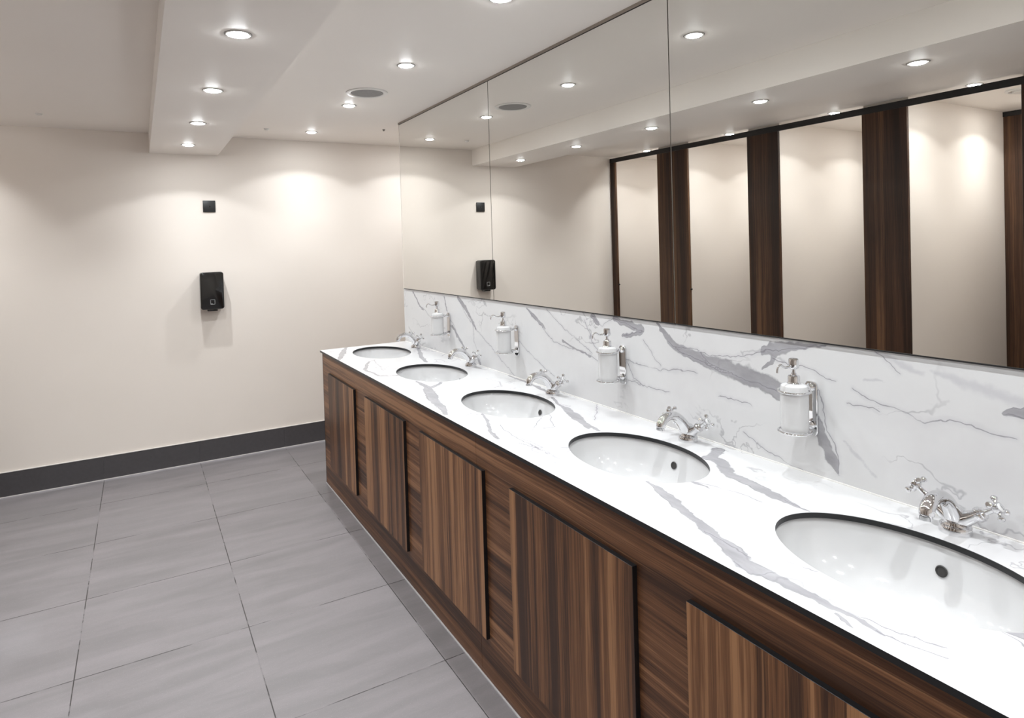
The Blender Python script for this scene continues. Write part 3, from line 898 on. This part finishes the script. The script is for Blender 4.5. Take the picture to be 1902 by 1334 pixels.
t = thing('wall_switch', 'small square black switch plate high on the cream far wall', 'switch', (-1.123, 0, 1.843))
bm = new_box(-0.0415, 0.0415, -0.010, -0.0003, -0.0415, 0.0415, bevel=0.002)
obj('plate', bm, BLACKMETAL, t, True)
bm = bmesh.new()
lathe(bm, [(0.007, 0.0), (0.007, 0.0006), (0, 0.0012)], 20, axis_matrix((0, -0.0098, 0.0), (0, -1, 0)), cap=False)
obj('sensor_eye', bm, GLOSSBLACK, t, True)

# ------------------------------------------------------------------ ceiling fittings
def downlight():
    t = thing('ceiling_downlight', 'x', 'downlight', (0, 0, 0), 'recessed ceiling downlights')
    bm = bmesh.new()
    lathe(bm, [(0.0300, 0.004), (0.0300, -0.0015), (0.0330, -0.0035), (0.0385, -0.0030), (0.0400, -0.0003)], 36, cap=False)
    obj('trim_ring', bm, TRIMWHITE, t, True)
    bm = bmesh.new()
    lathe(bm, [(0.0298, -0.0012), (0.0285, -0.0042), (0.0240, -0.0060), (0.0130, -0.0070), (0.0, -0.0072)], 32, cap=False)
    obj('lens', bm, LENS, t)
    bm = bmesh.new()
    lathe(bm, [(0.0400, -0.0002), (0.0425, -0.0012), (0.0430, -0.0001)], 36, cap=False)
    obj('spring_gap', bm, TRIMGREY, t, True)
    ld = bpy.data.lights.new('lamp', 'SPOT')
    ld.energy = LAMP_W
    ld.color = LAMP_COL
    ld.spot_size = LAMP_ANGLE
    ld.spot_blend = LAMP_BLEND
    ld.shadow_soft_size = 0.009
    # wide-beam photometry: a little less straight down than at 45 degrees
    ld.use_nodes = True
    lt = ld.node_tree
    em = [n for n in lt.nodes if n.type == 'EMISSION'][0]
    geo = lt.nodes.new('ShaderNodeNewGeometry')
    sp_ = lt.nodes.new('ShaderNodeSeparateXYZ')
    ab = lt.nodes.new('ShaderNodeMath'); ab.operation = 'ABSOLUTE'
    mr = lt.nodes.new('ShaderNodeFloatCurve')
    cv = mr.mapping.curves[0]
    cv.points[0].location = (0.0, 0.10)
    cv.points[1].location = (1.0, 0.30)
    for q_ in ((0.45, 0.16), (0.55, 0.21), (0.72, 0.37), (0.84, 0.62), (0.93, 0.74)):
        cv.points.new(*q_)
    mr.mapping.update()
    lt.links.new(geo.outputs['Incoming'], sp_.inputs[0])
    lt.links.new(sp_.outputs[2], ab.inputs[0])
    lt.links.new(ab.outputs[0], mr.inputs['Value'])
    lt.links.new(mr.outputs[0], em.inputs['Strength'])
    lo = bpy.data.objects.new('lamp', ld)
    lo.location = (0, 0, -0.011)
    link(lo, t)
    return t
rows = []
names_r = ['closest to the far wall', 'second from the far wall', 'third from the far wall', 'fourth from the far wall', 'fifth from the far wall', 'sixth from the far wall', 'seventh from the far wall']
for i, y in enumerate([-0.407, -1.332, -2.237, -3.113, -4.02, -4.93, -5.84]):
    rows.append((-0.468, y, CEIL, 'lit recessed downlight in ceiling row above counter, ' + names_r[i]))
for i, y in enumerate([-0.459, -1.2345, -2.014, -2.808, -3.565, -4.34, -5.11, -5.89]):
    rows.append((-1.2755, y, SOFFIT, 'lit recessed downlight under the dropped bulkhead, ' + (names_r + ['eighth from the far wall'])[i]))
for i, y in enumerate([-0.477, -1.440, -2.326, -3.165, -4.06, -4.95, -5.84]):
    rows.append((-2.687, y, CEIL, 'lit recessed downlight just inside the cubicle header rail, ' + names_r[i]))
for i, y in enumerate([-0.45, -1.43, -2.33, -3.14]):
    rows.append((-3.50, y, CEIL, 'lit recessed downlight deep inside a cubicle, ' + names_r[i]))
rows.append((0.38, -0.41, CEIL, 'recessed downlight behind the end of the mirror wall'))
d0 = downlight()
for i, (x, y, z, lab) in enumerate(rows):
    c = d0 if i == 0 else copy_tree(d0)
    c.location = (x, y, z)
    c['label'] = lab

t = thing('ceiling_speaker', 'round grey ceiling speaker grille above the vanity counter', 'speaker', (-0.469, -1.668, CEIL))
bm = bmesh.new()
lathe(bm, [(0.112, -0.0003), (0.112, -0.003), (0.109, -0.005), (0.090, -0.005), (0.087, -0.003), (0.086, 0.0)], 64, cap=False)
obj('rim', bm, TRIMWHITE, t, True)
bm = bmesh.new()
lathe(bm, [(0.086, -0.0020), (0.084, -0.0042), (0.0, -0.0055)], 64, cap=False)
obj('grille', bm, GRILLE, t, True)

for lab, (x, y) in (('round extract vent in ceiling of the cubicle beside right edge of mirror reflection', (-3.14, -3.235)), ('round extract vent in the ceiling of the third cubicle from far wall', (-3.14, -2.40))):
    t = thing('ceiling_vent', lab, 'vent', (x, y, CEIL), 'round cubicle ceiling vents')
    bm = bmesh.new()
    lathe(bm, [(0.095, -0.0002), (0.093, -0.008), (0.080, -0.011), (0.070, -0.004)], 48, cap=False)
    obj('rim', bm, TRIMWHITE, t, True)
    bm = bmesh.new()
    lathe(bm, [(0.062, -0.002), (0.060, -0.016), (0.05, -0.018), (0, -0.020)], 48, cap=False)
    obj('disc', bm, TRIMWHITE, t, True)

for lab, (x, y), r in (('small flush sprinkler disc in the dim left ceiling', (-2.059, -0.476), 0.016), ('small flush sprinkler disc beside the bulkhead in ceiling', (-0.781, -0.435), 0.016),
                       ('tiny dark sensor stud in the ceiling by the mirror top corner', (-0.02, -0.676), 0.008)):
    bm = bmesh.new()
    lathe(bm, [(r * 1.25, -0.0002), (r * 1.2, -0.003), (r * 0.9, -0.004), (r * 0.85, -0.010), (r * 0.3, -0.013), (0, -0.013)], 24, Matrix.Translation((x, y, CEIL)), cap=False)
    tag(obj('ceiling_stud', bm, TRIMGREY if r < 0.01 else TRIMWHITE, None, True), lab, 'ceiling fitting')
